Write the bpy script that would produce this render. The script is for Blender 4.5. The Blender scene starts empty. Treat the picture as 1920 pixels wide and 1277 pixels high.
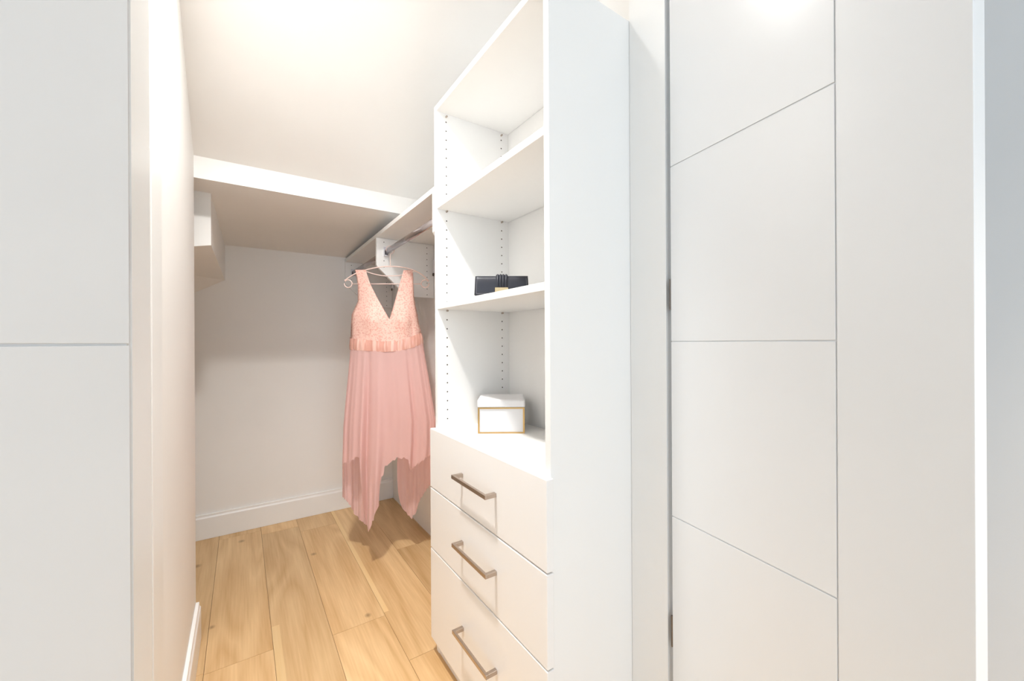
import bpy, bmesh, math, random
from mathutils import Vector, Matrix
random.seed(7)
scene = bpy.context.scene
C = scene.collection
R = math.radians

# ------------------------------------------------------------------ camera
H = 1.09                                   # eye height; "rel" heights below are eye-relative
THETA = R(33.95)
FPX = 753.0
SN, CS = math.sin(THETA), math.cos(THETA)
cam_d = bpy.data.cameras.new('camera')
cam = bpy.data.objects.new('camera', cam_d)
C.objects.link(cam)
cam_d.sensor_width = 36.0
cam_d.lens = FPX / 1920 * 36
cam_d.shift_y = 3.5 / 1920
cam_d.clip_start = 0.02
cam.matrix_world = (Matrix.Translation((0, 0, H)) @ Matrix.Rotation(-THETA, 4, 'Z')
                    @ Matrix.Rotation(R(90), 4, 'X') @ Matrix.Rotation(R(-0.3), 4, 'Z'))
scene.camera = cam

# ------------------------------------------------------------------ world, daylight, exposure
world = bpy.data.worlds.new('world')
scene.world = world
world.use_nodes = True
wb = world.node_tree.nodes['Background']
wb.inputs[0].default_value = (0.80, 0.90, 1.0, 1)
wb.inputs[1].default_value = 0.6

def area(name, loc, rot, sx, sy, power, col):
    d = bpy.data.lights.new(name, 'AREA')
    d.shape = 'RECTANGLE'; d.size = sx; d.size_y = sy; d.energy = power; d.color = col
    o = bpy.data.objects.new(name, d); C.objects.link(o)
    o.location = loc; o.rotation_euler = rot
    return o
# daylight panel at an unseen hall window, added to supply the cool light
area('added_daylight', (-0.55, -2.72, 1.35), (R(90), 0, 0), 2.2, 1.9, 25, (0.72, 0.87, 1.0))
LAMP_STRENGTH = 100.0
LAMP_SPOT = 112.0
ADDED_HALL_SPOT = 90.0
LAMP_COLOR = (1.0, 0.985, 0.955)
ADDED_HALL_LAMP = 5.0
vs = scene.view_settings
vs.view_transform = 'Standard'; vs.look = 'None'; vs.gamma = 1.0; vs.use_curve_mapping = False
vs.exposure = 0.85

# ------------------------------------------------------------------ materials
def s2l(c):
    return tuple(((v / 255) / 12.92 if v / 255 <= 0.04045 else ((v / 255 + 0.055) / 1.055) ** 2.4) for v in c)

def nodes_of(name):
    m = bpy.data.materials.new(name); m.use_nodes = True
    nt = m.node_tree
    return m, nt, nt.nodes['Principled BSDF']

def coords(nt, scale=(1, 1, 1), kind='Object'):
    tc = nt.nodes.new('ShaderNodeTexCoord'); mp = nt.nodes.new('ShaderNodeMapping')
    mp.inputs['Scale'].default_value = scale
    nt.links.new(tc.outputs[kind], mp.inputs['Vector'])
    return mp.outputs[0]

def paint(name, col, rough=0.5, bump=0.02, var=0.02, scale=60):
    m, nt, b = nodes_of(name)
    v = coords(nt)
    n = nt.nodes.new('ShaderNodeTexNoise'); n.inputs['Scale'].default_value = 3.0; n.inputs['Detail'].default_value = 3
    nt.links.new(v, n.inputs['Vector'])
    r = nt.nodes.new('ShaderNodeValToRGB')
    c = s2l(col)
    r.color_ramp.elements[0].position = 0.3; r.color_ramp.elements[1].position = 0.7
    r.color_ramp.elements[0].color = tuple(x * (1 - var) for x in c) + (1,)
    r.color_ramp.elements[1].color = tuple(min(1, x * (1 + var)) for x in c) + (1,)
    nt.links.new(n.outputs['Fac'], r.inputs['Fac']); nt.links.new(r.outputs[0], b.inputs['Base Color'])
    b.inputs['Roughness'].default_value = rough
    if bump:
        n2 = nt.nodes.new('ShaderNodeTexNoise'); n2.inputs['Scale'].default_value = scale * 4
        nt.links.new(v, n2.inputs['Vector'])
        bp = nt.nodes.new('ShaderNodeBump'); bp.inputs['Strength'].default_value = bump; bp.inputs['Distance'].default_value = 0.002
        nt.links.new(n2.outputs['Fac'], bp.inputs['Height']); nt.links.new(bp.outputs[0], b.inputs['Normal'])
    return m

def wood(name, lo, hi, rough=0.42):
    m, nt, b = nodes_of(name)
    tc = nt.nodes.new('ShaderNodeTexCoord')
    oi = nt.nodes.new('ShaderNodeObjectInfo')
    add = nt.nodes.new('ShaderNodeVectorMath'); add.operation = 'MULTIPLY_ADD'
    comb = nt.nodes.new('ShaderNodeCombineXYZ')
    nt.links.new(oi.outputs['Random'], comb.inputs[0]); nt.links.new(oi.outputs['Random'], comb.inputs[1]); nt.links.new(oi.outputs['Random'], comb.inputs[2])
    add.inputs[1].default_value = (17, 31, 11)
    nt.links.new(comb.outputs[0], add.inputs[0]); nt.links.new(tc.outputs['Object'], add.inputs[2])
    def mp(scale):
        q = nt.nodes.new('ShaderNodeMapping'); q.inputs['Scale'].default_value = scale
        nt.links.new(add.outputs[0], q.inputs['Vector']); return q.outputs[0]
    # long cathedral grain
    n1 = nt.nodes.new('ShaderNodeTexNoise'); n1.inputs['Scale'].default_value = 1.0; n1.inputs['Detail'].default_value = 4; n1.inputs['Distortion'].default_value = 0.6
    nt.links.new(mp((9, 0.9, 9)), n1.inputs['Vector'])
    # cathedral figure: contour rings of a slow, stretched noise
    n0 = nt.nodes.new('ShaderNodeTexNoise'); n0.inputs['Scale'].default_value = 1.0; n0.inputs['Detail'].default_value = 1.5; n0.inputs['Distortion'].default_value = 0.3
    nt.links.new(mp((5.5, 0.75, 5.5)), n0.inputs['Vector'])
    mul = nt.nodes.new('ShaderNodeMath'); mul.operation = 'MULTIPLY'; mul.inputs[1].default_value = 15.0
    nt.links.new(n0.outputs['Fac'], mul.inputs[0])
    w = nt.nodes.new('ShaderNodeMath'); w.operation = 'PINGPONG'; w.inputs[1].default_value = 1.0
    nt.links.new(mul.outputs[0], w.inputs[0])
    n2 = nt.nodes.new('ShaderNodeTexNoise'); n2.inputs['Scale'].default_value = 1.0; n2.inputs['Detail'].default_value = 6
    nt.links.new(mp((150, 5, 150)), n2.inputs['Vector'])
    mx = nt.nodes.new('ShaderNodeMix'); mx.data_type = 'FLOAT'; mx.inputs[0].default_value = 0.22
    nt.links.new(n1.outputs['Fac'], mx.inputs[2]); nt.links.new(w.outputs[0], mx.inputs[3])
    mx2 = nt.nodes.new('ShaderNodeMix'); mx2.data_type = 'FLOAT'; mx2.inputs[0].default_value = 0.34
    nt.links.new(mx.outputs[0], mx2.inputs[2]); nt.links.new(n2.outputs['Fac'], mx2.inputs[3])
    ramp = nt.nodes.new('ShaderNodeValToRGB')
    ramp.color_ramp.elements[0].position = 0.32; ramp.color_ramp.elements[0].color = s2l(lo) + (1,)
    ramp.color_ramp.elements[1].position = 0.68; ramp.color_ramp.elements[1].color = s2l(hi) + (1,)
    nt.links.new(mx2.outputs[0], ramp.inputs['Fac'])
    # per-plank tone
    hsv = nt.nodes.new('ShaderNodeHueSaturation')
    mr = nt.nodes.new('ShaderNodeMapRange'); mr.inputs[3].default_value = 0.88; mr.inputs[4].default_value = 1.07
    nt.links.new(oi.outputs['Random'], mr.inputs[0]); nt.links.new(mr.outputs[0], hsv.inputs['Value'])
    nt.links.new(ramp.outputs[0], hsv.inputs['Color'])
    last = hsv.outputs[0]
    # a few knots at fixed places in the boards
    geo = nt.nodes.new('ShaderNodeNewGeometry')
    for (kx, ky, kr) in ((-0.005, 2.676, 0.013), (-0.185, 2.50, 0.014), (0.304, 2.30, 0.011), (0.415, 1.66, 0.010), (-0.10, 1.93, 0.009)):
        sub = nt.nodes.new('ShaderNodeVectorMath'); sub.operation = 'SUBTRACT'; sub.inputs[1].default_value = (kx, ky, 0)
        nt.links.new(geo.outputs['Position'], sub.inputs[0])
        sc = nt.nodes.new('ShaderNodeVectorMath'); sc.operation = 'MULTIPLY'; sc.inputs[1].default_value = (1.0, 0.85, 0)
        nt.links.new(sub.outputs[0], sc.inputs[0])
        ln = nt.nodes.new('ShaderNodeVectorMath'); ln.operation = 'LENGTH'
        nt.links.new(sc.outputs[0], ln.inputs[0])
        mr2 = nt.nodes.new('ShaderNodeMapRange'); mr2.inputs[1].default_value = 0.0; mr2.inputs[2].default_value = kr * 1.5
        mr2.inputs[3].default_value = 0.7; mr2.inputs[4].default_value = 0.0
        nt.links.new(ln.outputs['Value'], mr2.inputs[0])
        mc = nt.nodes.new('ShaderNodeMix'); mc.data_type = 'RGBA'
        nt.links.new(mr2.outputs[0], mc.inputs[0]); nt.links.new(last, mc.inputs[6]); mc.inputs[7].default_value = s2l((122, 82, 48)) + (1,)
        last = mc.outputs[2]
    nt.links.new(last, b.inputs['Base Color'])
    b.inputs['Roughness'].default_value = rough
    bp = nt.nodes.new('ShaderNodeBump'); bp.inputs['Strength'].default_value = 0.06; bp.inputs['Distance'].default_value = 0.002
    nt.links.new(n2.outputs['Fac'], bp.inputs['Height']); nt.links.new(bp.outputs[0], b.inputs['Normal'])
    return m

def metal(name, col, rough=0.3):
    m, nt, b = nodes_of(name)
    v = coords(nt, (4, 300, 300))
    n = nt.nodes.new('ShaderNodeTexNoise'); n.inputs['Scale'].default_value = 2
    nt.links.new(v, n.inputs['Vector'])
    mr = nt.nodes.new('ShaderNodeMapRange'); mr.inputs[3].default_value = rough * 0.8; mr.inputs[4].default_value = rough * 1.2
    nt.links.new(n.outputs['Fac'], mr.inputs[0]); nt.links.new(mr.outputs[0], b.inputs['Roughness'])
    b.inputs['Base Color'].default_value = s2l(col) + (1,)
    b.inputs['Metallic'].default_value = 1.0
    return m

def leather(name, col, rough=0.42):
    m, nt, b = nodes_of(name)
    v = coords(nt)
    vo = nt.nodes.new('ShaderNodeTexVoronoi'); vo.inputs['Scale'].default_value = 900
    nt.links.new(v, vo.inputs['Vector'])
    bp = nt.nodes.new('ShaderNodeBump'); bp.inputs['Strength'].default_value = 0.25; bp.inputs['Distance'].default_value = 0.0008
    nt.links.new(vo.outputs['Distance'], bp.inputs['Height']); nt.links.new(bp.outputs[0], b.inputs['Normal'])
    b.inputs['Base Color'].default_value = s2l(col) + (1,)
    b.inputs['Roughness'].default_value = rough
    return m

def cloth(name, col, rough=0.8, trans=0.3, weave=700, sheen=0.2, sheer=0.0):
    m, nt, b = nodes_of(name)
    v = coords(nt, (1, 1, 1))
    n = nt.nodes.new('ShaderNodeTexNoise'); n.inputs['Scale'].default_value = weave
    nt.links.new(v, n.inputs['Vector'])
    bp = nt.nodes.new('ShaderNodeBump'); bp.inputs['Strength'].default_value = 0.08; bp.inputs['Distance'].default_value = 0.001
    nt.links.new(n.outputs['Fac'], bp.inputs['Height']); nt.links.new(bp.outputs[0], b.inputs['Normal'])
    b.inputs['Base Color'].default_value = s2l(col) + (1,)
    b.inputs['Roughness'].default_value = rough
    b.inputs['Sheen Weight'].default_value = sheen
    if trans:
        tr = nt.nodes.new('ShaderNodeBsdfTranslucent'); tr.inputs[0].default_value = s2l(col) + (1,)
        mix = nt.nodes.new('ShaderNodeMixShader'); mix.inputs[0].default_value = trans
        nt.links.new(b.outputs[0], mix.inputs[1]); nt.links.new(tr.outputs[0], mix.inputs[2])
        last = mix.outputs[0]
        if sheer:
            tp = nt.nodes.new('ShaderNodeBsdfTransparent')
            m2 = nt.nodes.new('ShaderNodeMixShader'); m2.inputs[0].default_value = sheer
            nt.links.new(last, m2.inputs[1]); nt.links.new(tp.outputs[0], m2.inputs[2]); last = m2.outputs[0]
        nt.links.new(last, nt.nodes['Material Output'].inputs[0])
    return m

def lace(name, c_lo, c_hi):
    m, nt, b = nodes_of(name)
    v = coords(nt)
    n = nt.nodes.new('ShaderNodeTexNoise'); n.inputs['Scale'].default_value = 95; n.inputs['Detail'].default_value = 2
    vo = nt.nodes.new('ShaderNodeTexVoronoi'); vo.inputs['Scale'].default_value = 130
    nt.links.new(v, n.inputs['Vector']); nt.links.new(v, vo.inputs['Vector'])
    mx = nt.nodes.new('ShaderNodeMix'); mx.data_type = 'FLOAT'; mx.inputs[0].default_value = 0.5
    nt.links.new(n.outputs['Fac'], mx.inputs[2]); nt.links.new(vo.outputs['Distance'], mx.inputs[3])
    r = nt.nodes.new('ShaderNodeValToRGB')
    r.color_ramp.elements[0].position = 0.36; r.color_ramp.elements[1].position = 0.52
    r.color_ramp.elements[0].color = s2l(c_lo) + (1,); r.color_ramp.elements[1].color = s2l(c_hi) + (1,)
    nt.links.new(mx.outputs[0], r.inputs['Fac']); nt.links.new(r.outputs[0], b.inputs['Base Color'])
    bp = nt.nodes.new('ShaderNodeBump'); bp.inputs['Strength'].default_value = 0.35; bp.inputs['Distance'].default_value = 0.002
    nt.links.new(mx.outputs[0], bp.inputs['Height']); nt.links.new(bp.outputs[0], b.inputs['Normal'])
    b.inputs['Roughness'].default_value = 0.75
    return m

def satin_cloth(name, c_lo, c_hi):
    m, nt, b = nodes_of(name)
    v = coords(nt, (70, 70, 5))
    n = nt.nodes.new('ShaderNodeTexNoise'); n.inputs['Scale'].default_value = 1.0; n.inputs['Detail'].default_value = 2
    nt.links.new(v, n.inputs['Vector'])
    r = nt.nodes.new('ShaderNodeValToRGB')
    r.color_ramp.elements[0].position = 0.45; r.color_ramp.elements[1].position = 0.64
    r.color_ramp.elements[0].color = s2l(c_lo) + (1,); r.color_ramp.elements[1].color = s2l(c_hi) + (1,)  # satin highlights painted into the colour as paler streaks
    nt.links.new(n.outputs['Fac'], r.inputs['Fac']); nt.links.new(r.outputs[0], b.inputs['Base Color'])
    bp = nt.nodes.new('ShaderNodeBump'); bp.inputs['Strength'].default_value = 0.7; bp.inputs['Distance'].default_value = 0.006
    nt.links.new(n.outputs['Fac'], bp.inputs['Height']); nt.links.new(bp.outputs[0], b.inputs['Normal'])
    b.inputs['Roughness'].default_value = 0.24
    return m

def glow(name, col, strength):
    m = bpy.data.materials.new(name); m.use_nodes = True
    nt = m.node_tree; nt.nodes.remove(nt.nodes['Principled BSDF'])
    e = nt.nodes.new('ShaderNodeEmission'); e.inputs[0].default_value = col + (1,); e.inputs[1].default_value = strength
    nt.links.new(e.outputs[0], nt.nodes['Material Output'].inputs[0])
    return m

M = dict(
    wall=paint('wall_paint', (250, 248, 245), 0.6, 0.04),
    hall=paint('hall_paint', (232, 234, 236), 0.6, 0.04),
    trim=paint('trim_paint', (250, 249, 247), 0.35, 0.0),
    melamine=paint('white_melamine', (251, 250, 248), 0.35, 0.0, 0.006),
    front=paint('white_lacquer', (250, 248, 246), 0.30, 0.0, 0.006),
    door=paint('door_lacquer', (240, 241, 242), 0.26, 0.0, 0.008),
    groove=paint('door_core', (214, 214, 214), 0.6, 0.0),
    sub=paint('subfloor', (120, 92, 62), 0.9),
    oak=wood('oak', (208, 165, 112), (240, 204, 154)),
    sap=wood('oak_sapwood', (234, 196, 138), (244, 212, 162)),
    nickel=metal('brushed_nickel', (190, 176, 164), 0.30),
    chrome=metal('rod_chrome', (188, 180, 182), 0.22),
    bronze=metal('hinge_metal', (120, 112, 106), 0.45),
    gold=metal('gold', (196, 160, 104), 0.35),
    clasp=metal('clasp_gold', (238, 214, 170), 0.25),
    hole=paint('pin_hole', (84, 76, 68), 0.8, 0.0),
    plastic=paint('white_plastic', (236, 234, 240), 0.25, 0.0),
    leather=leather('black_leather', (40, 42, 52), 0.36),
    stitch=leather('dark_thread', (112, 112, 120), 0.7),
    chiffon=cloth('pink_chiffon', (252, 214, 209), 0.85, 0.42, sheer=0.08),
    satin=satin_cloth('pink_satin', (222, 164, 148), (244, 200, 186)),
    lace=lace('pink_lace', (234, 172, 158), (247, 204, 190)),
    hanger=paint('pink_plastic', (248, 220, 211), 0.35, 0.0),
    card=paint('white_card', (240, 239, 240), 0.55, 0.01),
    dome=glow('lamp_glass', LAMP_COLOR, LAMP_STRENGTH),
    added_hall_dome=glow('added_hall_lamp_glass', (1.0, 0.95, 0.88), ADDED_HALL_LAMP),
)

# ------------------------------------------------------------------ helpers
def obj(name, bm, mat, parent=None, smooth=False, bevel=0.0):
    me = bpy.data.meshes.new(name)
    bmesh.ops.recalc_face_normals(bm, faces=bm.faces[:])
    bm.to_mesh(me); bm.free()
    mats = mat if isinstance(mat, (list, tuple)) else [mat]
    for mm in mats: me.materials.append(M[mm])
    if smooth:
        for p in me.polygons: p.use_smooth = True
    o = bpy.data.objects.new(name, me); C.objects.link(o)
    if parent is not None: o.parent = parent
    if bevel:
        md = o.modifiers.new('edge', 'BEVEL'); md.width = bevel; md.segments = 2; md.limit_method = 'ANGLE'
    return o

def bx(bm, x0, x1, y0, y1, z0, z1, mi=0):
    v = [bm.verts.new((x, y, z)) for z in (z0, z1) for y in (y0, y1) for x in (x0, x1)]
    for f in ((0, 2, 3, 1), (4, 5, 7, 6), (0, 1, 5, 4), (2, 6, 7, 3), (0, 4, 6, 2), (1, 3, 7, 5)):
        fc = bm.faces.new([v[i] for i in f]); fc.material_index = mi
    return v

def box(name, x0, x1, y0, y1, z0, z1, mat, parent=None, bevel=0.0):
    bm = bmesh.new(); bx(bm, x0, x1, y0, y1, z0, z1)
    return obj(name, bm, mat, parent, bevel=bevel)

def prism(bm, pts, axis, a0, a1):
    """extrude a polygon given in the two other axes along axis"""
    def mk(p, a):
        if axis == 'x': return (a, p[0], p[1])
        if axis == 'y': return (p[0], a, p[1])
        return (p[0], p[1], a)
    A = [bm.verts.new(mk(p, a0)) for p in pts]; B = [bm.verts.new(mk(p, a1)) for p in pts]
    bm.faces.new(A); bm.faces.new(list(reversed(B)))
    n = len(pts)
    for i in range(n): bm.faces.new((A[i], B[i], B[(i + 1) % n], A[(i + 1) % n]))

def tube(bm, pts, r, seg=10, closed=False, caps=True, rz=None):
    pts = [Vector(p) for p in pts]; n = len(pts); rings = []
    prev = None
    for i, p in enumerate(pts):
        if closed: t = pts[(i + 1) % n] - pts[i - 1]
        else: t = pts[min(i + 1, n - 1)] - pts[max(i - 1, 0)]
        t.normalize()
        if prev is None:
            up = Vector((0, 0, 1)) if abs(t.z) < 0.9 else Vector((1, 0, 0))
            a = t.cross(up).normalized()
        else:
            a = (prev - t * prev.dot(t)).normalized()
        prev = a; b = t.cross(a).normalized()
        rr = r
        r2 = rz if rz else rr
        rings.append([bm.verts.new(p + a * math.cos(2 * math.pi * k / seg) * rr + b * math.sin(2 * math.pi * k / seg) * r2) for k in range(seg)])
    m = n if closed else n - 1
    for i in range(m):
        A, B = rings[i], rings[(i + 1) % n]
        for k in range(seg): bm.faces.new((A[k], A[(k + 1) % seg], B[(k + 1) % seg], B[k]))
    if caps and not closed:
        bm.faces.new(list(reversed(rings[0]))); bm.faces.new(rings[-1])

def disc_cap(bm, c, axis, r, h, seg=10):
    """a short cylinder from c along axis"""
    c = Vector(c); ax = Vector(axis).normalized()
    tube(bm, [c, c + ax * h], r, seg)

def empty(name, loc, rz=0.0):
    e = bpy.data.objects.new(name, None); C.objects.link(e)
    e.location = loc; e.rotation_euler = (0, 0, rz); e.empty_display_size = 0.1
    return e

def tag(o, label, cat, group=None):
    o['label'] = label; o['category'] = cat
    if group: o['group'] = group
    return o

def struct(o, label=None, cat=None):
    o['kind'] = 'structure'
    if label: o['label'] = label
    if cat: o['category'] = cat
    return o

def catmull(pts, n=8):
    P = [Vector(p) for p in pts]; out = []
    for i in range(len(P) - 1):
        p0, p1, p2, p3 = P[max(i - 1, 0)], P[i], P[i + 1], P[min(i + 2, len(P) - 1)]
        for k in range(n):
            t = k / n
            out.append(0.5 * ((2 * p1) + (-p0 + p2) * t + (2 * p0 - 5 * p1 + 4 * p2 - p3) * t * t + (-p0 + 3 * p1 - 3 * p2 + p3) * t ** 3))
    out.append(P[-1]); return out

def interp(tab, x):
    if x <= tab[0][0]: return tab[0][1]
    for (a, b), (c, d) in zip(tab, tab[1:]):
        if x <= c: return b + (d - b) * (x - a) / (c - a)
    return tab[-1][1]

# ------------------------------------------------------------------ key dimensions (metres, eye-relative heights turned into world by +H)
CEIL = 1.35 + H
XR = 0.88            # closet right wall
XL = -0.1445         # closet left wall
YB = 2.83            # back wall
YE = 1.89            # end of left wall, beam
FW0, FW1 = 0.589, 0.694   # front wall (hall side, closet side)
OL, OR = -0.098, 0.84     # opening
OPEN_H = 2.22
HX0, HX1, HY0 = -2.2, 1.17, -2.7
CX0 = -0.85          # closet widens to here behind the left wall

# ------------------------------------------------------------------ floor of oak planks
fl = box('floor', HX0 - 0.1, HX1 + 0.1, HY0 - 0.1, YB + 0.1, -0.06, -0.015, 'sub')
struct(fl, 'light oak plank floor running from the hall into the closet', 'floor')
seams = [-0.109, 0.0895, 0.2765, 0.472, 0.674, 0.870]
while seams[0] > HX0 - 0.05: seams.insert(0, seams[0] - 0.195)
while seams[-1] < HX1 + 0.05: seams.append(seams[-1] + 0.195)
fixed = {-0.109: [1.667, 2.76, 0.30, -1.2], 0.0895: [2.70, 0.9, -0.8], 0.2765: [2.614, 1.62, -0.1, -1.7], 0.472: [1.344, -0.4], 0.674: [2.1, 0.6, -1.0]}
sapw = {(0.472, 1): (0.020, 1.64, 2.85), (0.0895, 1): (0.026, 1.36, 1.80), (0.472, -1): (0.016, 1.72, 2.55)}
for x0, x1 in zip(seams, seams[1:]):
    js = None
    for k, v in fixed.items():
        if abs(k - x0) < 1e-6: js = sorted(v)
    if js is None:
        js = []; y = HY0 + random.uniform(0.3, 1.4)
        while y < YB: js.append(y); y += random.uniform(1.2, 1.9)
    ys = [HY0 - 0.05] + js + [YB + 0.005]
    for y0, y1 in zip(ys, ys[1:]):
        bm = bmesh.new()
        g = 0.0006
        xa, xb, ya, yb = x0 + g, x1 - g, y0 + g, y1 - g
        cuts = []
        for (k, side), (w, sy0, sy1) in sapw.items():
            if abs(k - x0) < 1e-6 and sy0 < yb - 0.05 and sy1 > ya + 0.05:
                cuts.append((side, w, max(sy0, ya), min(sy1, yb)))
        cx, cy = (xa + xb) / 2, (ya + yb) / 2
        def B(a, b, c, d, mi): bx(bm, a - cx, b - cx, c - cy, d - cy, -0.015, 0.0, mi)
        if not cuts: B(xa, xb, ya, yb, 0)
        else:
            side, w, s0, s1 = cuts[0]
            if side > 0: sx0, sx1, mx0, mx1 = xa, xa + w, xa + w, xb
            else: sx0, sx1, mx0, mx1 = xb - w, xb, xa, xb - w
            B(mx0, mx1, ya, yb, 0); B(sx0, sx1, s0, s1, 1)
            if s0 > ya + 1e-4: B(sx0, sx1, ya, s0, 0)
            if s1 < yb - 1e-4: B(sx0, sx1, s1, yb, 0)
        o = obj('plank', bm, ['oak', 'sap'], fl)
        o.location = (cx, cy, 0)

# ------------------------------------------------------------------ closet shell
T = 0.1
struct(box('wall_right', XR, XR + T, FW1, YB + T, 0, CEIL, 'wall'))
struct(box('wall_back', CX0 - T, XR, YB, YB + T, 0, CEIL, 'wall'))
struct(box('wall_left', XL - 0.10, XL, FW1, YE, 0, CEIL, 'wall'))
struct(box('wall_alcove', CX0 - T, CX0, YE - 0.1, YB, 0, CEIL, 'wall'))
struct(box('wall_alcove_front', CX0, XL - 0.10, YE - 0.1, YE, 0, CEIL, 'wall'))
# front wall with its opening
bm = bmesh.new()
bx(bm, HX0, OL, FW0, FW1, 0, CEIL); bx(bm, OR, HX1, FW0, FW1, 0, CEIL); bx(bm, OL, OR, FW0, FW1, OPEN_H, CEIL)
struct(obj('wall_front', bm, 'trim'))
# flat ceiling, the slope under the stairs, the beam and the low soffit
SL0 = YE - (1.35 - 0.70) / 0.75
struct(box('ceiling', HX0 - T, HX1 + T, HY0 - T, FW1, CEIL, CEIL + 0.1, 'hall'))
bm = bmesh.new()
prism(bm, [(FW1, CEIL), (SL0, CEIL), (YE, 0.70 + H), (YE + 0.12, 0.70 + H), (YE + 0.12, CEIL + 0.1), (FW1, CEIL + 0.1)], 'x', XL - 0.1, XR + T)
struct(obj('ceiling_slope', bm, 'wall'))
bm = bmesh.new()
zb, zt, zs = 0.618 + H, 0.70 + H, 0.568 + H
prism(bm, [(YE, zb), (YE, zt), (YE + 0.12, zt), (YB, zt), (YB, zs)], 'x', CX0, XR)
struct(obj('beam_soffit', bm, 'wall'), 'painted beam and low sloping soffit above the back of the closet', 'soffit')
bm = bmesh.new()
fy = 2.03
def soff(y): return zb + (zs - zb) * (y - YE) / (YB - YE)
pts = [(-0.101, fy, soff(fy)), (-0.55, fy, soff(fy)), (-0.55, fy, 0.31 + H), (-0.101, fy, 0.40 + H),
       (-0.077, YB, soff(YB)), (-0.55, YB, soff(YB)), (-0.55, YB, 0.09 + H), (-0.077, YB, 0.366 + H)]
v = [bm.verts.new(p) for p in pts]
for f in ((0, 1, 2, 3), (4, 7, 6, 5), (0, 3, 7, 4), (1, 5, 6, 2), (0, 4, 5, 1)): bm.faces.new([v[i] for i in f])
bm.faces.new((v[3], v[2], v[7])); bm.faces.new((v[2], v[6], v[7]))
struct(obj('trim_1', bm, 'wall'), 'boxed-in stair underside hanging from the soffit beside the back wall', 'bulkhead')
# baseboards
def baseboard(name, pts):
    bm = bmesh.new(); prism(bm, *pts)
    return struct(obj(name, bm, 'trim', bevel=0.002))
bh = 0.137
prof = lambda s, q: [(q, 0), (q + s * 0.016, 0), (q + s * 0.016, bh - 0.020), (q + s * 0.011, bh - 0.012), (q + s * 0.011, bh), (q, bh)]
baseboard('baseboard_back', (prof(-1, YB), 'x', CX0, XR))
bm = bmesh.new(); prism(bm, prof(1, XL), 'y', FW1, YE - 0.008)
struct(obj('baseboard_left', bm, 'trim', bevel=0.002))
struct(box('trim_2', XL, XL + 0.003, 1.02, 1.135, bh, 0.375 + H, 'trim', bevel=0.001), 'thin white edge strip on the closet left wall', 'trim')

# ------------------------------------------------------------------ hall shell around the camera
struct(box('wall_hall_right', HX1, HX1 + T, HY0, FW1, 0, CEIL, 'hall'))
struct(box('wall_hall_left', HX0 - T, HX0, HY0, FW1, 0, CEIL, 'hall'))
bm = bmesh.new()
wx0, wx1, wz0, wz1 = -1.65, 0.55, 0.4, 2.3
bx(bm, HX0, wx0, HY0 - T, HY0, 0, CEIL); bx(bm, wx1, HX1, HY0 - T, HY0, 0, CEIL)
bx(bm, wx0, wx1, HY0 - T, HY0, 0, wz0); bx(bm, wx0, wx1, HY0 - T, HY0, wz1, CEIL)
struct(obj('wall_hall_back', bm, 'hall'))
bm = bmesh.new()
for a, b in ((wx0, wx0 + 0.05), (wx1 - 0.05, wx1)): bx(bm, a, b, HY0 - T, HY0 - 0.05, wz0, wz1)
for a, b in ((wz0, wz0 + 0.05), (wz1 - 0.05, wz1)): bx(bm, wx0 + 0.05, wx1 - 0.05, HY0 - T, HY0 - 0.05, a, b)
struct(obj('added_window_1', bm, 'trim'))  # unseen window frame, added around the daylight panel

# ------------------------------------------------------------------ the two grooved door leaves
def door_leaf(name, hinge, ang, length, side, label, kd=0.0015, hm='bronze'):
    """local frame: x along the leaf from its hinge, the closet face on local +y*side"""
    root = empty(name, (hinge[0], hinge[1], 0.0), ang)
    struct(root, label, 'door')
    z0, z1 = 0.012, OPEN_H - 0.004
    th, pr, g = 0.035, 0.0022, 0.0011
    yf = lambda t: -side * t            # depth measured from the closet face into the leaf
    def slab(nm, xa, xb, da, db, za, zb, mat, bev=0.0):
        return box(nm, xa, xb, min(yf(da), yf(db)), max(yf(da), yf(db)), za, zb, mat, root, bev)
    slab('core', 0, length, pr, th, z0, z1, 'door', 0.001)
    xs = 0.338
    zl = [z0] + [H + 0.41 * k for k in (-2, -1, 0, 1, 2)] + [z1]
    for a, b in zip(zl, zl[1:]):
        slab('panel', 0.0, xs - g, 0, pr, a + (g if a != z0 else 0), b - (g if b != z1 else 0), 'door', 0.0007)
    slab('stile', xs + g, length, 0, pr, z0, z1, 'door', 0.0007)
    for hz in (0.1108 - 0.794 + H, 0.1108 + H, 0.1108 + 0.794 + H):
        bm = bmesh.new()
        tube(bm, [(-0.0030, yf(kd), hz - 0.0365), (-0.0030, yf(kd), hz + 0.0365)], 0.0024, 10)
        bx(bm, -0.0012, 0.0, min(yf(0.003), yf(0.03)), max(yf(0.003), yf(0.03)), hz - 0.035, hz + 0.035)
        h = obj('hinge', bm, hm, root); h['label'] = 'metal butt hinge'
    return root
RA = R(80.5)
dR = (-math.cos(RA), -math.sin(RA))
door_leaf('door_1', (0.838, 0.5745), math.atan2(dR[1], dR[0]), 0.488, -1, 'white grooved door leaf opened beside the shelf tower')
LA = math.atan2(-0.88, -0.475)
door_leaf('door_2', (OL - 0.0005, 0.5795), LA, 0.468, 1, 'white grooved door leaf opened beside the closet left wall', 0.012, 'chrome')

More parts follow.
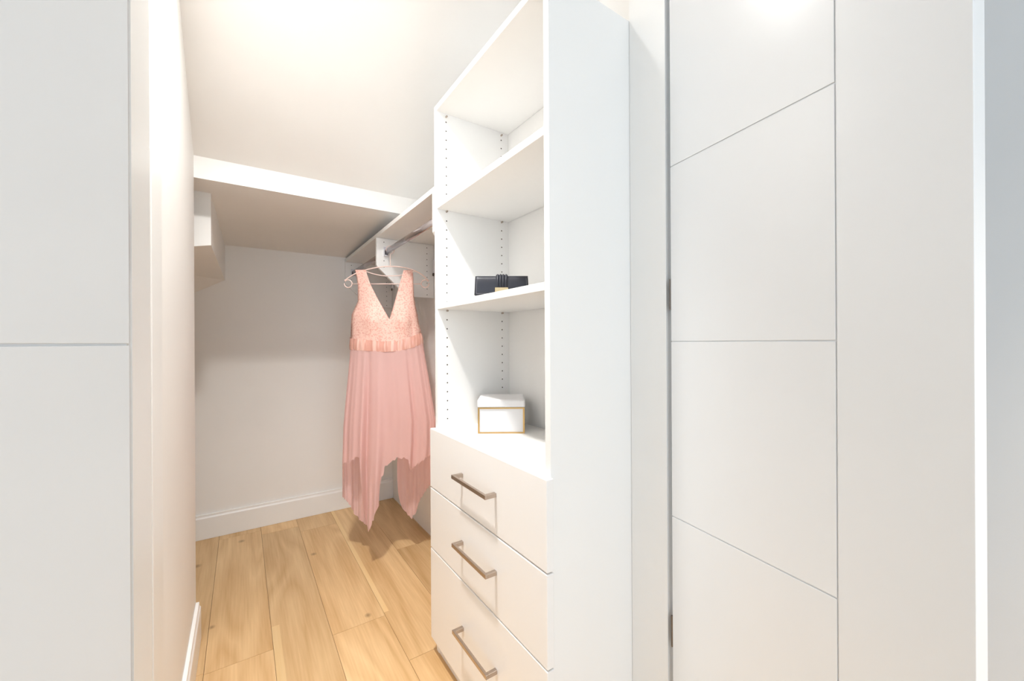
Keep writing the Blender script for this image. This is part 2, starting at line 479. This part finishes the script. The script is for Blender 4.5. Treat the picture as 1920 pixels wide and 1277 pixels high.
# ------------------------------------------------------------------ shelf tower with drawers
XF = 0.57; TY0, TY1 = 0.695, 1.335; PT = 0.019
tower = tag(empty('shelf_tower', ((XF + XR) / 2, (TY0 + TY1) / 2, 0)), 'tall white shelf tower with open shelves above three drawers', 'cabinet')
ORG = tower.location.copy()
def tbox(name, x0, x1, y0, y1, z0, z1, mat, bevel=0.0008, parent=None):
    p = parent or tower
    bm = bmesh.new(); bx(bm, x0 - ORG.x, x1 - ORG.x, y0 - ORG.y, y1 - ORG.y, z0, z1)
    return obj(name, bm, mat, p, bevel=bevel)
ZT = 0.835 + H
XBK = 0.872
sp0 = tbox('side_panel', XF, XR - 0.001, TY0, TY0 + PT, 0.0, ZT, 'melamine')
sp1 = tbox('side_panel', XF, XR - 0.001, TY1 - PT, TY1, 0.0, ZT, 'melamine')
tbox('back_panel', XBK, XR - 0.001, TY0 + PT, TY1 - PT, 0.05, ZT - 0.02, 'melamine')
iy0, iy1 = TY0 + PT, TY1 - PT
tbox('top_panel', XF, XBK, iy0, iy1, 0.815 + H, ZT, 'melamine')
for zb_ in (0.4705, 0.1175):
    s = tbox('shelf', XF, XBK - 0.002, iy0 + 0.0005, iy1 - 0.0005, zb_ + H, zb_ + 0.0195 + H, 'melamine')
tbox('counter', XF, XBK, iy0, iy1, -0.3205 + H, -0.3015 + H, 'melamine')
tbox('kick_board', XF + 0.002, XF + 0.02, iy0, iy1, 0.0, 0.06, 'melamine')
tbox('bottom_panel', XF + 0.02, XBK, iy0, iy1, 0.06, 0.079, 'melamine')
# shelf pin holes
def pins(parent, y, ydir, xs, zlist, origin, r=0.0026):
    bm = bmesh.new()
    for x in xs:
        for z in zlist:
            disc_cap(bm, (x - origin[0], y - origin[1], z), (0, ydir, 0), r, 0.0003, 8)
    o = obj('pin_holes', bm, 'hole', parent); o['kind'] = 'stuff'; o['label'] = 'dark shelf pin holes'
    return o
shelf_z = [0.8175 + H, 0.480 + H, 0.127 + H]
zz = [0.8175 + H - 0.032 * k for k in range(0, 36)]
zz = [z for z in zz if z > -0.29 + H and not any(s - 0.012 < z < s + 0.012 for s in shelf_z)]
pins(sp1, iy1, -1, (0.6076,), zz, ORG)
pins(sp1, iy1, -1, (0.840,), [z for z in zz if z > -0.19 + H], ORG)
pins(sp0, iy0, 1, (0.6076, 0.840), zz, ORG)
# pegs under the shelves
for s in shelf_z:
    zp = s - 0.010 - (0.004 if s > 1.8 else 0.0035)
    for x in (0.6076, 0.840):
        for y, d in ((iy1, -1), (iy0, 1)):
            bm = bmesh.new()
            disc_cap(bm, (x - ORG.x, y - ORG.y, zp), (0, d, 0), 0.0032, 0.008, 10)
            obj('shelf_peg', bm, 'nickel', tower)
# drawers
DY0, DY1 = 0.684, 1.337
zr = [(-0.505, -0.3005), (-0.717, -0.5085), (-1.035, -0.7205)]
hz = (-0.3985, -0.602, -0.860)
for (a, b), hzz in zip(zr, hz):
    bm = bmesh.new()
    bx(bm, 0.5495 - ORG.x, 0.5695 - ORG.x, DY0 - ORG.y, DY1 - ORG.y, a + H, b + H)
    d = obj('drawer', bm, 'front', tower, bevel=0.0022)
    bm = bmesh.new()
    hy0, hy1 = 0.8925, 1.0935
    bx(bm, 0.515 - ORG.x, 0.5225 - ORG.x, hy0 - ORG.y, hy1 - ORG.y, hzz - 0.0055 + H, hzz + 0.0055 + H)
    for y in (hy0, hy1 - 0.011):
        bx(bm, 0.5225 - ORG.x, 0.5493 - ORG.x, y - ORG.y, y + 0.011 - ORG.y, hzz - 0.0055 + H, hzz + 0.0055 + H)
    h = obj('handle', bm, 'nickel', d, bevel=0.0008); h['label'] = 'brushed metal bar handle'

# ------------------------------------------------------------------ hanging section: shelf, hanging panels, rods
hang = tag(empty('hanging_unit', (XR, 2.08, 0)), 'white hanging shelf with panels and clothes rods beside the tower', 'closet shelf')
HO = hang.location.copy()
SZ0, SZ1 = 0.537 + H, 0.556 + H
bm = bmesh.new(); bx(bm, XF - HO.x, XR - 0.001 - HO.x, TY1 + PT + 0.0015 - HO.y, YB - 0.001 - HO.y, SZ0, SZ1)
obj('shelf', bm, 'melamine', hang, bevel=0.0008)
def hpanel(y0, y1, top):
    bm = bmesh.new()
    pts = [(XF, top), (XF, 0.397 + H), (0.575, 0.388 + H), (0.722, 0.253 + H), (0.735, 0.2465 + H), (XR - 0.001, 0.2465 + H), (XR - 0.001, top)]
    prism(bm, [(x - HO.x, z) for x, z in pts], 'y', y0 - HO.y, y1 - HO.y)
    return obj('hanging_panel', bm, 'melamine', hang, bevel=0.0008)
p_end = hpanel(TY1 + 0.001, TY1 + 0.001 + PT, SZ1)
YM = 2.074
p_mid = hpanel(YM, YM + PT, SZ0 - 0.0005)
p_far = hpanel(YB - 0.001 - PT, YB - 0.001, SZ0 - 0.0005)
hzs = [0.5175 + H - 0.032 * k for k in range(0, 9)]
pins(p_mid, YM, -1, (0.840,), hzs, HO)
pins(p_mid, YM, -1, (0.6076,), hzs[:5], HO)
pins(p_far, YB - 0.001 - PT, -1, (0.840,), hzs, HO)
pins(p_far, YB - 0.001 - PT, -1, (0.6076,), hzs[:4], HO)
pins(p_end, TY1 + 0.001 + PT, 1, (0.6076, 0.840), hzs[:4], HO)
RX, RZ = 0.6155, 0.466 + H
for y0, y1 in ((TY1 + 0.001 + PT, YM), (YM + PT, YB - 0.001 - PT)):
    bm = bmesh.new()
    tube(bm, [(RX - HO.x, y0 + 0.004 - HO.y, RZ), (RX - HO.x, y1 - 0.004 - HO.y, RZ)], 0.0075, 16, rz=0.015)
    r = obj('rod', bm, 'chrome', hang, smooth=True); r['label'] = 'oval metal clothes rod'
    for yc, d in ((y0, 1), (y1, -1)):
        bm = bmesh.new()
        bx(bm, RX - 0.011 - HO.x, RX + 0.011 - HO.x, min(yc, yc + d * 0.004) - HO.y, max(yc, yc + d * 0.004) - HO.y, RZ - 0.022, RZ + 0.026)
        for sx in (-0.011, 0.0085):
            bx(bm, RX + sx - HO.x, RX + sx + 0.0025 - HO.x, min(yc + d * 0.004, yc + d * 0.016) - HO.y, max(yc + d * 0.004, yc + d * 0.016) - HO.y, RZ - 0.020, RZ + 0.010)
        bx(bm, RX - 0.011 - HO.x, RX + 0.011 - HO.x, min(yc + d * 0.004, yc + d * 0.016) - HO.y, max(yc + d * 0.004, yc + d * 0.016) - HO.y, RZ - 0.022, RZ - 0.0165)
        c = obj('rod_cup', bm, 'plastic', r, bevel=0.001); c['label'] = 'white rod end cup'
# wall hanging brackets behind the panels
for yb_ in (YM - 0.03, YB - 0.06):
    bm = bmesh.new()
    bx(bm, XR - 0.014 - HO.x, XR - 0.001 - HO.x, yb_ - 0.011 - HO.y, yb_ + 0.011 - HO.y, 0.375 + H, 0.455 + H)
    b_ = obj('wall_bracket', bm, 'plastic', hang, bevel=0.002)
    bm = bmesh.new()
    disc_cap(bm, (XR - 0.014 - HO.x, yb_ - HO.y, 0.37 + H), (-1, 0, 0), 0.009, 0.004, 12)
    obj('screw_cap', bm, 'hole', b_)

# ------------------------------------------------------------------ dress and hanger (local frame: x to the right, y away from the door, z up)
K = 2.0 / FPX
DO = Vector((0.6155, 1.9955, 0.0))
# drawing units on the dress (u to the right, v down) turned into metres at a local depth y
def lu(u, y=0.0): return (u - 960) * (2.0 + y) / FPX + 228 * K
def lz(v, u=732, y=0.0): return H + (647.0 - 0.00524 * u - v) * (2.0 + y) / FPX
hg = tag(empty('coat_hanger', DO, -THETA), 'thin pink plastic coat hanger with looped ends holding the dress', 'hanger')
def P2(u, v, y=0.0): return (lu(u), y, lz(v, u))
bm = bmesh.new()
tube(bm, catmull([P2(646, 526), P2(668, 512.5), P2(700, 503), P2(732, 499.5), P2(764, 503), P2(788, 513), P2(804, 527)], 10), 0.0030, 8)
obj('shoulder_bar', bm, 'hanger', hg, smooth=True)
bm = bmesh.new(); tube(bm, [P2(661, 532.5), P2(789, 532.5)], 0.0026, 8); obj('trouser_bar', bm, 'hanger', hg, smooth=True)
bm = bmesh.new(); tube(bm, catmull([P2(684, 508), P2(700, 513.5), P2(718, 517), P2(732, 517.5), P2(750, 516.5), P2(768, 511), P2(781, 509)], 8), 0.0022, 8); obj('inner_bar', bm, 'hanger', hg, smooth=True)
for cu, sgn in ((653, 1), (797, -1)):
    bm = bmesh.new()
    ring = []
    for k in range(29):
        a = math.pi * (0.82 - 1.86 * k / 28)
        ring.append((lu(cu) + sgn * math.cos(a) * 7.2 * K, 0, lz(532, cu) + math.sin(a) * 7.2 * K))
    tube(bm, ring, 0.0027, 8); obj('end_loop', bm, 'hanger', hg, smooth=True)
bm = bmesh.new()
top = RZ + 0.0165; rr_ = 0.0205
hk = [(0, 0, lz(499.5)), (0, 0, RZ - 0.030), (0.006, 0, RZ - 0.022)]
for k in range(11):
    a = R(-40 + 230 * k / 10)
    hk.append((rr_ * math.cos(a), 0, RZ - 0.0022 + rr_ * math.sin(a)))
tube(bm, catmull(hk, 4), 0.0016, 8); obj('hook', bm, 'hanger', hg, smooth=True)

dress = tag(empty('dress', (DO.x, DO.y, 0.0), -THETA), 'pink sleeveless dress with lace bodice, satin sash and handkerchief hem', 'dress')
# bodice
XO_L = [(506, 666), (520, 669), (535, 671), (565, 671), (578, 665), (590, 659.5), (615, 658), (645, 657)]
XO_R = [(506, 774), (535, 775), (556, 776), (575, 779), (589, 782), (610, 785), (626, 788), (645, 790)]
XI_L = [(506, 686), (520, 690), (534, 695), (560, 708), (599, 730)]
XI_R = [(506, 757), (527, 751), (550, 744.5), (575, 737.5), (599, 730)]
ST = [(655, 634.5), (690, 637), (720, 640.5), (745, 638), (770, 631), (792, 624)]
SB = [(655, 656), (690, 658), (720, 660), (745, 658), (770, 652), (794, 643)]
CXU = lambda v: 0.5 * (interp(XO_L, v) + interp(XO_R, v))
HWU = lambda v: 0.5 * (interp(XO_R, v) - interp(XO_L, v))
def depth_b(v):
    return interp([(506, 0.004), (530, 0.020), (560, 0.040), (600, 0.058), (630, 0.060), (660, 0.062)], v)
def body_pt(u, v, front):
    q = max(-1, min(1, (u - CXU(v)) / HWU(v)))
    d = depth_b(v) * (max(0.0, 1 - abs(q) ** 2.4)) ** 0.55
    if front:
        bust = 0.022 * (math.exp(-((u - 697) / 17) ** 2 - ((v - 598) / 26) ** 2) + math.exp(-((u - 757) / 17) ** 2 - ((v - 598) / 26) ** 2))
        crease = -0.012 * (math.exp(-((u - 706.5) / 3.2) ** 2) + 0.7 * math.exp(-((u - 771) / 3.0) ** 2)) * max(0.0, min(1.0, (v - 570) / 40))
        ripple = 0.0022 * math.sin(u * 0.55) * max(0.0, min(1, (v - 600) / 30))
        y = -d - bust - crease - ripple
        return Vector((lu(u, y), y, lz(v, u, y)))
    y = d * 0.85
    return Vector((lu(u, y), y, lz(v, u, y)))
bm = bmesh.new()
NR, NC = 46, 14
for front in (True, False):
    for side in (-1, 1):
        grid = []
        for i in range(NR + 1):
            row = []
            for j in range(NC + 1):
                s = j / NC
                vv0 = 506
                # bottom follows the sash
                v_ = vv0 + (640 - vv0) * (i / NR)
                if side < 0: u = interp(XO_L, v_) + s * (interp(XI_L, v_) - interp(XO_L, v_))
                else: u = interp(XI_R, v_) + s * (interp(XO_R, v_) - interp(XI_R, v_))
                vb = interp(ST, u) + 4
                v2 = v_ if v_ < 600 else 600 + (v_ - 600) * (vb - 600) / 40.0
                row.append(bm.verts.new(body_pt(u, v2, front)))
            grid.append(row)
        for i in range(NR):
            for j in range(NC):
                bm.faces.new((grid[i][j], grid[i][j + 1], grid[i + 1][j + 1], grid[i + 1][j]))
bmesh.ops.remove_doubles(bm, verts=bm.verts[:], dist=0.0004)
bod = obj('bodice', bm, 'lace', dress, smooth=True)
md = bod.modifiers.new('cloth', 'SOLIDIFY'); md.thickness = 0.0014; md.offset = 0
# sash and skirt share a tube frame
UL = [(620, 657.5), (656, 656.5), (690, 653.5), (720, 650.5), (760, 646.5), (800, 643), (868, 641), (1000, 641)]
UR = [(620, 788), (643, 791.5), (690, 799), (720, 804), (760, 810), (790, 814.5), (830, 814), (870, 811), (1000, 806)]
def tube_pt(phi, v, off=0.0, amp=0.0, seedp=0.0, lat=0.0):
    cx = 0.5 * (interp(UL, v) + interp(UR, v)); hw = 0.5 * (interp(UR, v) - interp(UL, v))
    hd = interp([(620, 0.060), (660, 0.062), (760, 0.078), (870, 0.088), (1000, 0.085)], v)
    cphi, sphi = math.cos(phi), math.sin(phi)
    q = math.copysign(abs(cphi) ** 0.9, cphi)
    f = (math.sin(11 * phi + 0.4 + seedp) + 0.7 * math.sin(17 * phi + 2.1 + seedp) + 0.35 * math.sin(29 * phi + 1.0) + 0.10 * math.sin(47 * phi))
    # deep pleats hanging from the princess seams
    f -= 2.6 * math.exp(-((phi - 2.04) / 0.05) ** 2) + 2.2 * math.exp(-((phi - 1.05) / 0.05) ** 2)
    f += 1.6 * math.exp(-((phi - 2.18) / 0.07) ** 2) + 1.4 * math.exp(-((phi - 0.92) / 0.07) ** 2)
    r = amp * f
    y = -(hd + off + r) * math.copysign(abs(sphi) ** 0.7, sphi)
    x = lu(cx + hw * q, y) + cphi * off + 0.25 * r * cphi
    return x, y
bm = bmesh.new()
NP = 120
rings = []
for i in range(7):
    t = i / 6; ring = []
    for k in range(NP):
        phi = 2 * math.pi * k / NP
        cx = 0.5 * (interp(UL, 645) + interp(UR, 645)); hw = 0.5 * (interp(UR, 645) - interp(UL, 645))
        u = cx + hw * math.cos(phi)
        v_ = interp(ST, u) + t * (interp(SB, u) - interp(ST, u))
        if phi > math.pi: v_ = 632 + t * 20 + 0.0 * u
        bul = 0.0022 + 0.0025 * math.sin(math.pi * t) + 0.0020 * math.sin(13 * phi + 1.1 * t) * math.sin(5 * phi + 0.6) + 0.0012 * math.sin(37 * phi - 1.5 * t)
        x, y = tube_pt(phi, v_, bul)
        ring.append(bm.verts.new((x, y, lz(v_, u, y))))
    rings.append(ring)
for i in range(6):
    for k in range(NP): bm.faces.new((rings[i][k], rings[i][(k + 1) % NP], rings[i + 1][(k + 1) % NP], rings[i + 1][k]))
sash = obj('sash', bm, 'satin', dress, smooth=True); sash['label'] = 'shiny satin sash'
HEM_F = [(636, 868), (641, 869), (648, 866), (655, 866), (662, 860), (668, 855), (672, 858), (674, 866), (675.5, 905), (677, 925), (679, 950), (682, 966), (684, 986), (690, 998), (694, 990), (697, 978), (702, 976), (705, 962), (712, 946), (713, 895), (717, 889), (719, 875), (725, 871), (735, 864), (742, 858), (750, 860), (757, 858), (763, 863), (766, 878), (769, 884), (776, 874), (785, 868), (795, 858), (815, 850)]
HEM_B = [(636, 925), (641, 930), (655, 948), (672, 974), (686, 985), (700, 930), (709, 862), (722, 846), (741, 846), (743.5, 915), (748, 946), (760, 962), (773, 973), (781, 962), (787, 942), (800, 918), (815, 905)]
bm = bmesh.new()
NP, NRW = 320, 56
rings = []
for i in range(NRW + 1):
    t = i / NRW; ring = []
    for k in range(NP):
        phi = 2 * math.pi * (k + 0.5) / NP
        front = phi < math.pi
        cx = 0.5 * (641 + 811); hw = 85
        cph = math.cos(phi)
        ub = cx + hw * math.copysign(abs(cph) ** 0.9, cph)
        hem = interp(HEM_F if front else HEM_B, ub)
        hem += 1.3 * math.sin(53 * phi) + 0.8 * math.sin(87 * phi + 1)
        us = 0.5 * (656.5 + 791.5) + 67.5 * math.cos(phi)
        v0 = (interp(SB, us) if front else 650) - 3
        v_ = v0 + t * (hem - v0)
        g = min(1.0, (v_ - v0) / 240.0)
        amp = 0.0008 + 0.0084 * g ** 0.8
        if v_ > 860: amp *= 1.15
        x, y = tube_pt(phi, v_, 0.001, amp, 0.0 if front else 1.7)
        # the long corners gather as they fall
        if v_ > 868:
            w = min(1.0, (v_ - 868) / 110)
            tgt = lu(689, y) if ub < 716 else lu(768, y)
            if front or ub > 716: x = x + (tgt - x) * 0.12 * w
            y += 0.007 * w * math.sin(41 * phi) + 0.004 * w * math.sin(97 * phi)
        ring.append(bm.verts.new((x, y, lz(v_, 732, y))))
    rings.append(ring)
for i in range(NRW):
    for k in range(NP): bm.faces.new((rings[i][k], rings[i][(k + 1) % NP], rings[i + 1][(k + 1) % NP], rings[i + 1][k]))
# leave the two side seams open where front and back hems part company
kill = []
for f in bm.faces:
    zs_ = [v.co.z for v in f.verts]
    if max(zs_) - min(zs_) > 0.10: kill.append(f)
bmesh.ops.delete(bm, geom=kill, context='FACES')
sk = obj('skirt', bm, 'chiffon', dress, smooth=True); sk['label'] = 'pleated chiffon skirt with pointed hem'

# ------------------------------------------------------------------ clutch on the middle shelf
fx = Vector((CS, -SN, 0)); fyv = Vector((SN, CS, 0))
clutch = tag(empty('clutch_purse', (0.690, 1.083, 0.137 + H), -THETA), 'black leather clutch purse with pleated strap and gold clasp on the shelf', 'purse')
W2, HH = 0.084, 0.074
lean = 0.12
def tilt(o): o.rotation_euler = (-lean, 0, 0); return o
def rbox(name, x0, x1, y0, y1, z0, z1, mat, parent, bev, seg=3, rot=True):
    bm = bmesh.new(); bx(bm, x0, x1, y0, y1, z0, z1)
    bmesh.ops.bevel(bm, geom=bm.edges[:], offset=bev, segments=seg, profile=0.6, affect='EDGES')
    o = obj(name, bm, mat, parent, smooth=True)
    md = o.modifiers.new('wn', 'WEIGHTED_NORMAL')
    if rot: tilt(o)
    return o
bm = bmesh.new()
# body: pillow with a slightly wider base
NXs, NZs = 14, 8
def cl_pt(s, t, side):
    w = W2 * (1.0 + 0.035 * (1 - t))
    x = -w + 2 * w * s
    edge = (max(0, 1 - (2 * s - 1) ** 6) ** 0.5) * (max(0, 1 - (2 * t - 1) ** 6) ** 0.5)
    y = 0.016 + side * (0.003 + 0.013 * edge)
    return (x, y, t * HH)
for side in (-1, 1):
    g = [[bm.verts.new(cl_pt(i / NXs, j / NZs, side)) for i in range(NXs + 1)] for j in range(NZs + 1)]
    for j in range(NZs):
        for i in range(NXs): bm.faces.new((g[j][i], g[j][i + 1], g[j + 1][i + 1], g[j + 1][i]))
    if side < 0: ga = g
    else: gb = g
def strip(A, B):
    for a, b, c, d in zip(A, A[1:], B[1:], B): bm.faces.new((a, b, c, d))
strip(ga[0], gb[0]); strip(ga[-1], gb[-1]); strip([r[0] for r in ga], [r[0] for r in gb]); strip([r[-1] for r in ga], [r[-1] for r in gb])
tilt(obj('body', bm, 'leather', clutch, smooth=True))
# flap wraps over the top and down the front
bm = bmesh.new()
prof_f = [(0.031, 0.060), (0.030, 0.073), (0.022, 0.0785), (0.010, 0.0785), (0.0005, 0.075), (-0.0022, 0.066), (-0.0030, 0.050), (-0.0030, 0.030), (-0.0026, 0.014)]
rows = []
for yy, z_ in prof_f:
    w = (W2 + 0.0005) * (1.0 + 0.035 * (1 - z_ / HH))
    rows.append([bm.verts.new((-w + 2 * w * i / 16, yy, z_)) for i in range(17)])
for A, B_ in zip(rows, rows[1:]): strip(A, B_)
fp = tilt(obj('flap', bm, 'leather', clutch, smooth=True))
md = fp.modifiers.new('thick', 'SOLIDIFY'); md.thickness = 0.0018; md.offset = 1
for a, b in (((-0.079, 0.069), (-0.081, 0.019)), ((0.079, 0.069), (0.081, 0.019)), ((-0.081, 0.019), (-0.018, 0.019)), ((0.020, 0.019), (0.081, 0.019))):
    bm = bmesh.new(); tube(bm, [(a[0], -0.0050, a[1]), (b[0], -0.0050, b[1])], 0.0007, 6)
    tilt(obj('stitching', bm, 'stitch', clutch))
st = rbox('strap', -0.0175, 0.0195, -0.0070, -0.003, 0.016, 0.0795, 'leather', clutch, 0.0012)
for k in range(4):
    x = -0.0125 + k * 0.0090
    bm = bmesh.new(); tube(bm, [(x, -0.0070, 0.020), (x, -0.0078, 0.050), (x, -0.0070, 0.0775), (x, 0.004, 0.0825), (x, 0.020, 0.081)], 0.0030, 8)
    tilt(obj('pleat', bm, 'leather', clutch, smooth=True))
cp = rbox('clasp', -0.021, 0.0215, -0.0125, -0.0072, 0.012, 0.037, 'clasp', clutch, 0.0016)
cp['label'] = 'pale gold clasp'

# ------------------------------------------------------------------ white box with gold frame on the counter
gb_ = tag(empty('storage_box', (0.7115, 1.1230, -0.3015 + H), -THETA), 'white lidded box with thin gold frame on the drawer counter', 'box')
BW, BD, BH = 0.0775, 0.146, 0.086
rb = rbox('body', -BW + 0.0025, BW - 0.0025, 0.0025, BD - 0.0025, 0.001, BH - 0.002, 'card', gb_, 0.001, 1, False)
ft = 0.0056
bm = bmesh.new()
for x in (-BW, BW - ft):
    for y in (0, BD - ft): bx(bm, x, x + ft, y, y + ft, 0, BH)
for z in (0, BH - ft * 0.8):
    for y in (0, BD - ft): bx(bm, -BW + ft, BW - ft, y, y + ft, z, z + ft * 0.8)
    for x in (-BW, BW - ft): bx(bm, x, x + ft, ft, BD - ft, z, z + ft * 0.8)
fr = obj('frame', bm, 'gold', gb_); fr['label'] = 'thin gold edge frame'
ld = rbox('lid', -BW - 0.002, BW + 0.002, -0.002, BD + 0.002, BH, BH + 0.026, 'card', gb_, 0.007, 4, False)

# ------------------------------------------------------------------ lamps
def downlight(name, x, y, r, mat, label, drop=0.02):
    """surface disc light: a white rim and a flat glowing lens facing down"""
    L = tag(empty(name, (x, y, CEIL)), label, 'lamp')
    bm = bmesh.new(); N = 40
    prof_ = [(r + 0.014, 0.0), (r + 0.012, -drop), (r, -drop), (r, -drop + 0.003)]
    rings = [[bm.verts.new((a * math.cos(2 * math.pi * k / N), a * math.sin(2 * math.pi * k / N), z)) for k in range(N)] for a, z in prof_]
    for A, B_ in zip(rings, rings[1:]):
        for k in range(N): bm.faces.new((A[k], A[(k + 1) % N], B_[(k + 1) % N], B_[k]))
    obj('rim', bm, 'trim', L)
    bm = bmesh.new()
    bm.faces.new([bm.verts.new((r * math.cos(-2 * math.pi * k / N), r * math.sin(-2 * math.pi * k / N), -drop + 0.003)) for k in range(N)])
    obj('lens', bm, mat, L)
downlight('ceiling_lamp', 0.04, 0.967, 0.04, 'dome', 'small round disc lamp on the closet ceiling', 0.012)
# spot beam added under the lens to send light deeper into the closet
sd = bpy.data.lights.new('ceiling_lamp_beam', 'SPOT')
sd.energy = LAMP_SPOT; sd.color = LAMP_COLOR; sd.spot_size = R(98); sd.spot_blend = 1.0; sd.shadow_soft_size = 0.07
so = bpy.data.objects.new('ceiling_lamp_beam', sd); C.objects.link(so)
so.location = (0.04, 0.967, CEIL - 0.011)
so.rotation_euler = (Vector((0.18, 1.58, 0.0)) - so.location).to_track_quat('-Z', 'Y').to_euler()
downlight('added_hall_lamp', 0.86, -0.45, 0.06, 'added_hall_dome', 'unseen disc lamp added on the hall ceiling')  # unseen lamp and beam, added for warm light low on the hall wall
sd = bpy.data.lights.new('added_hall_beam', 'SPOT')
sd.energy = ADDED_HALL_SPOT; sd.color = (1.0, 0.88, 0.74); sd.spot_size = R(56); sd.spot_blend = 0.9; sd.shadow_soft_size = 0.05
so = bpy.data.objects.new('added_hall_beam', sd); C.objects.link(so)
so.location = (0.86, -0.45, CEIL - 0.03)
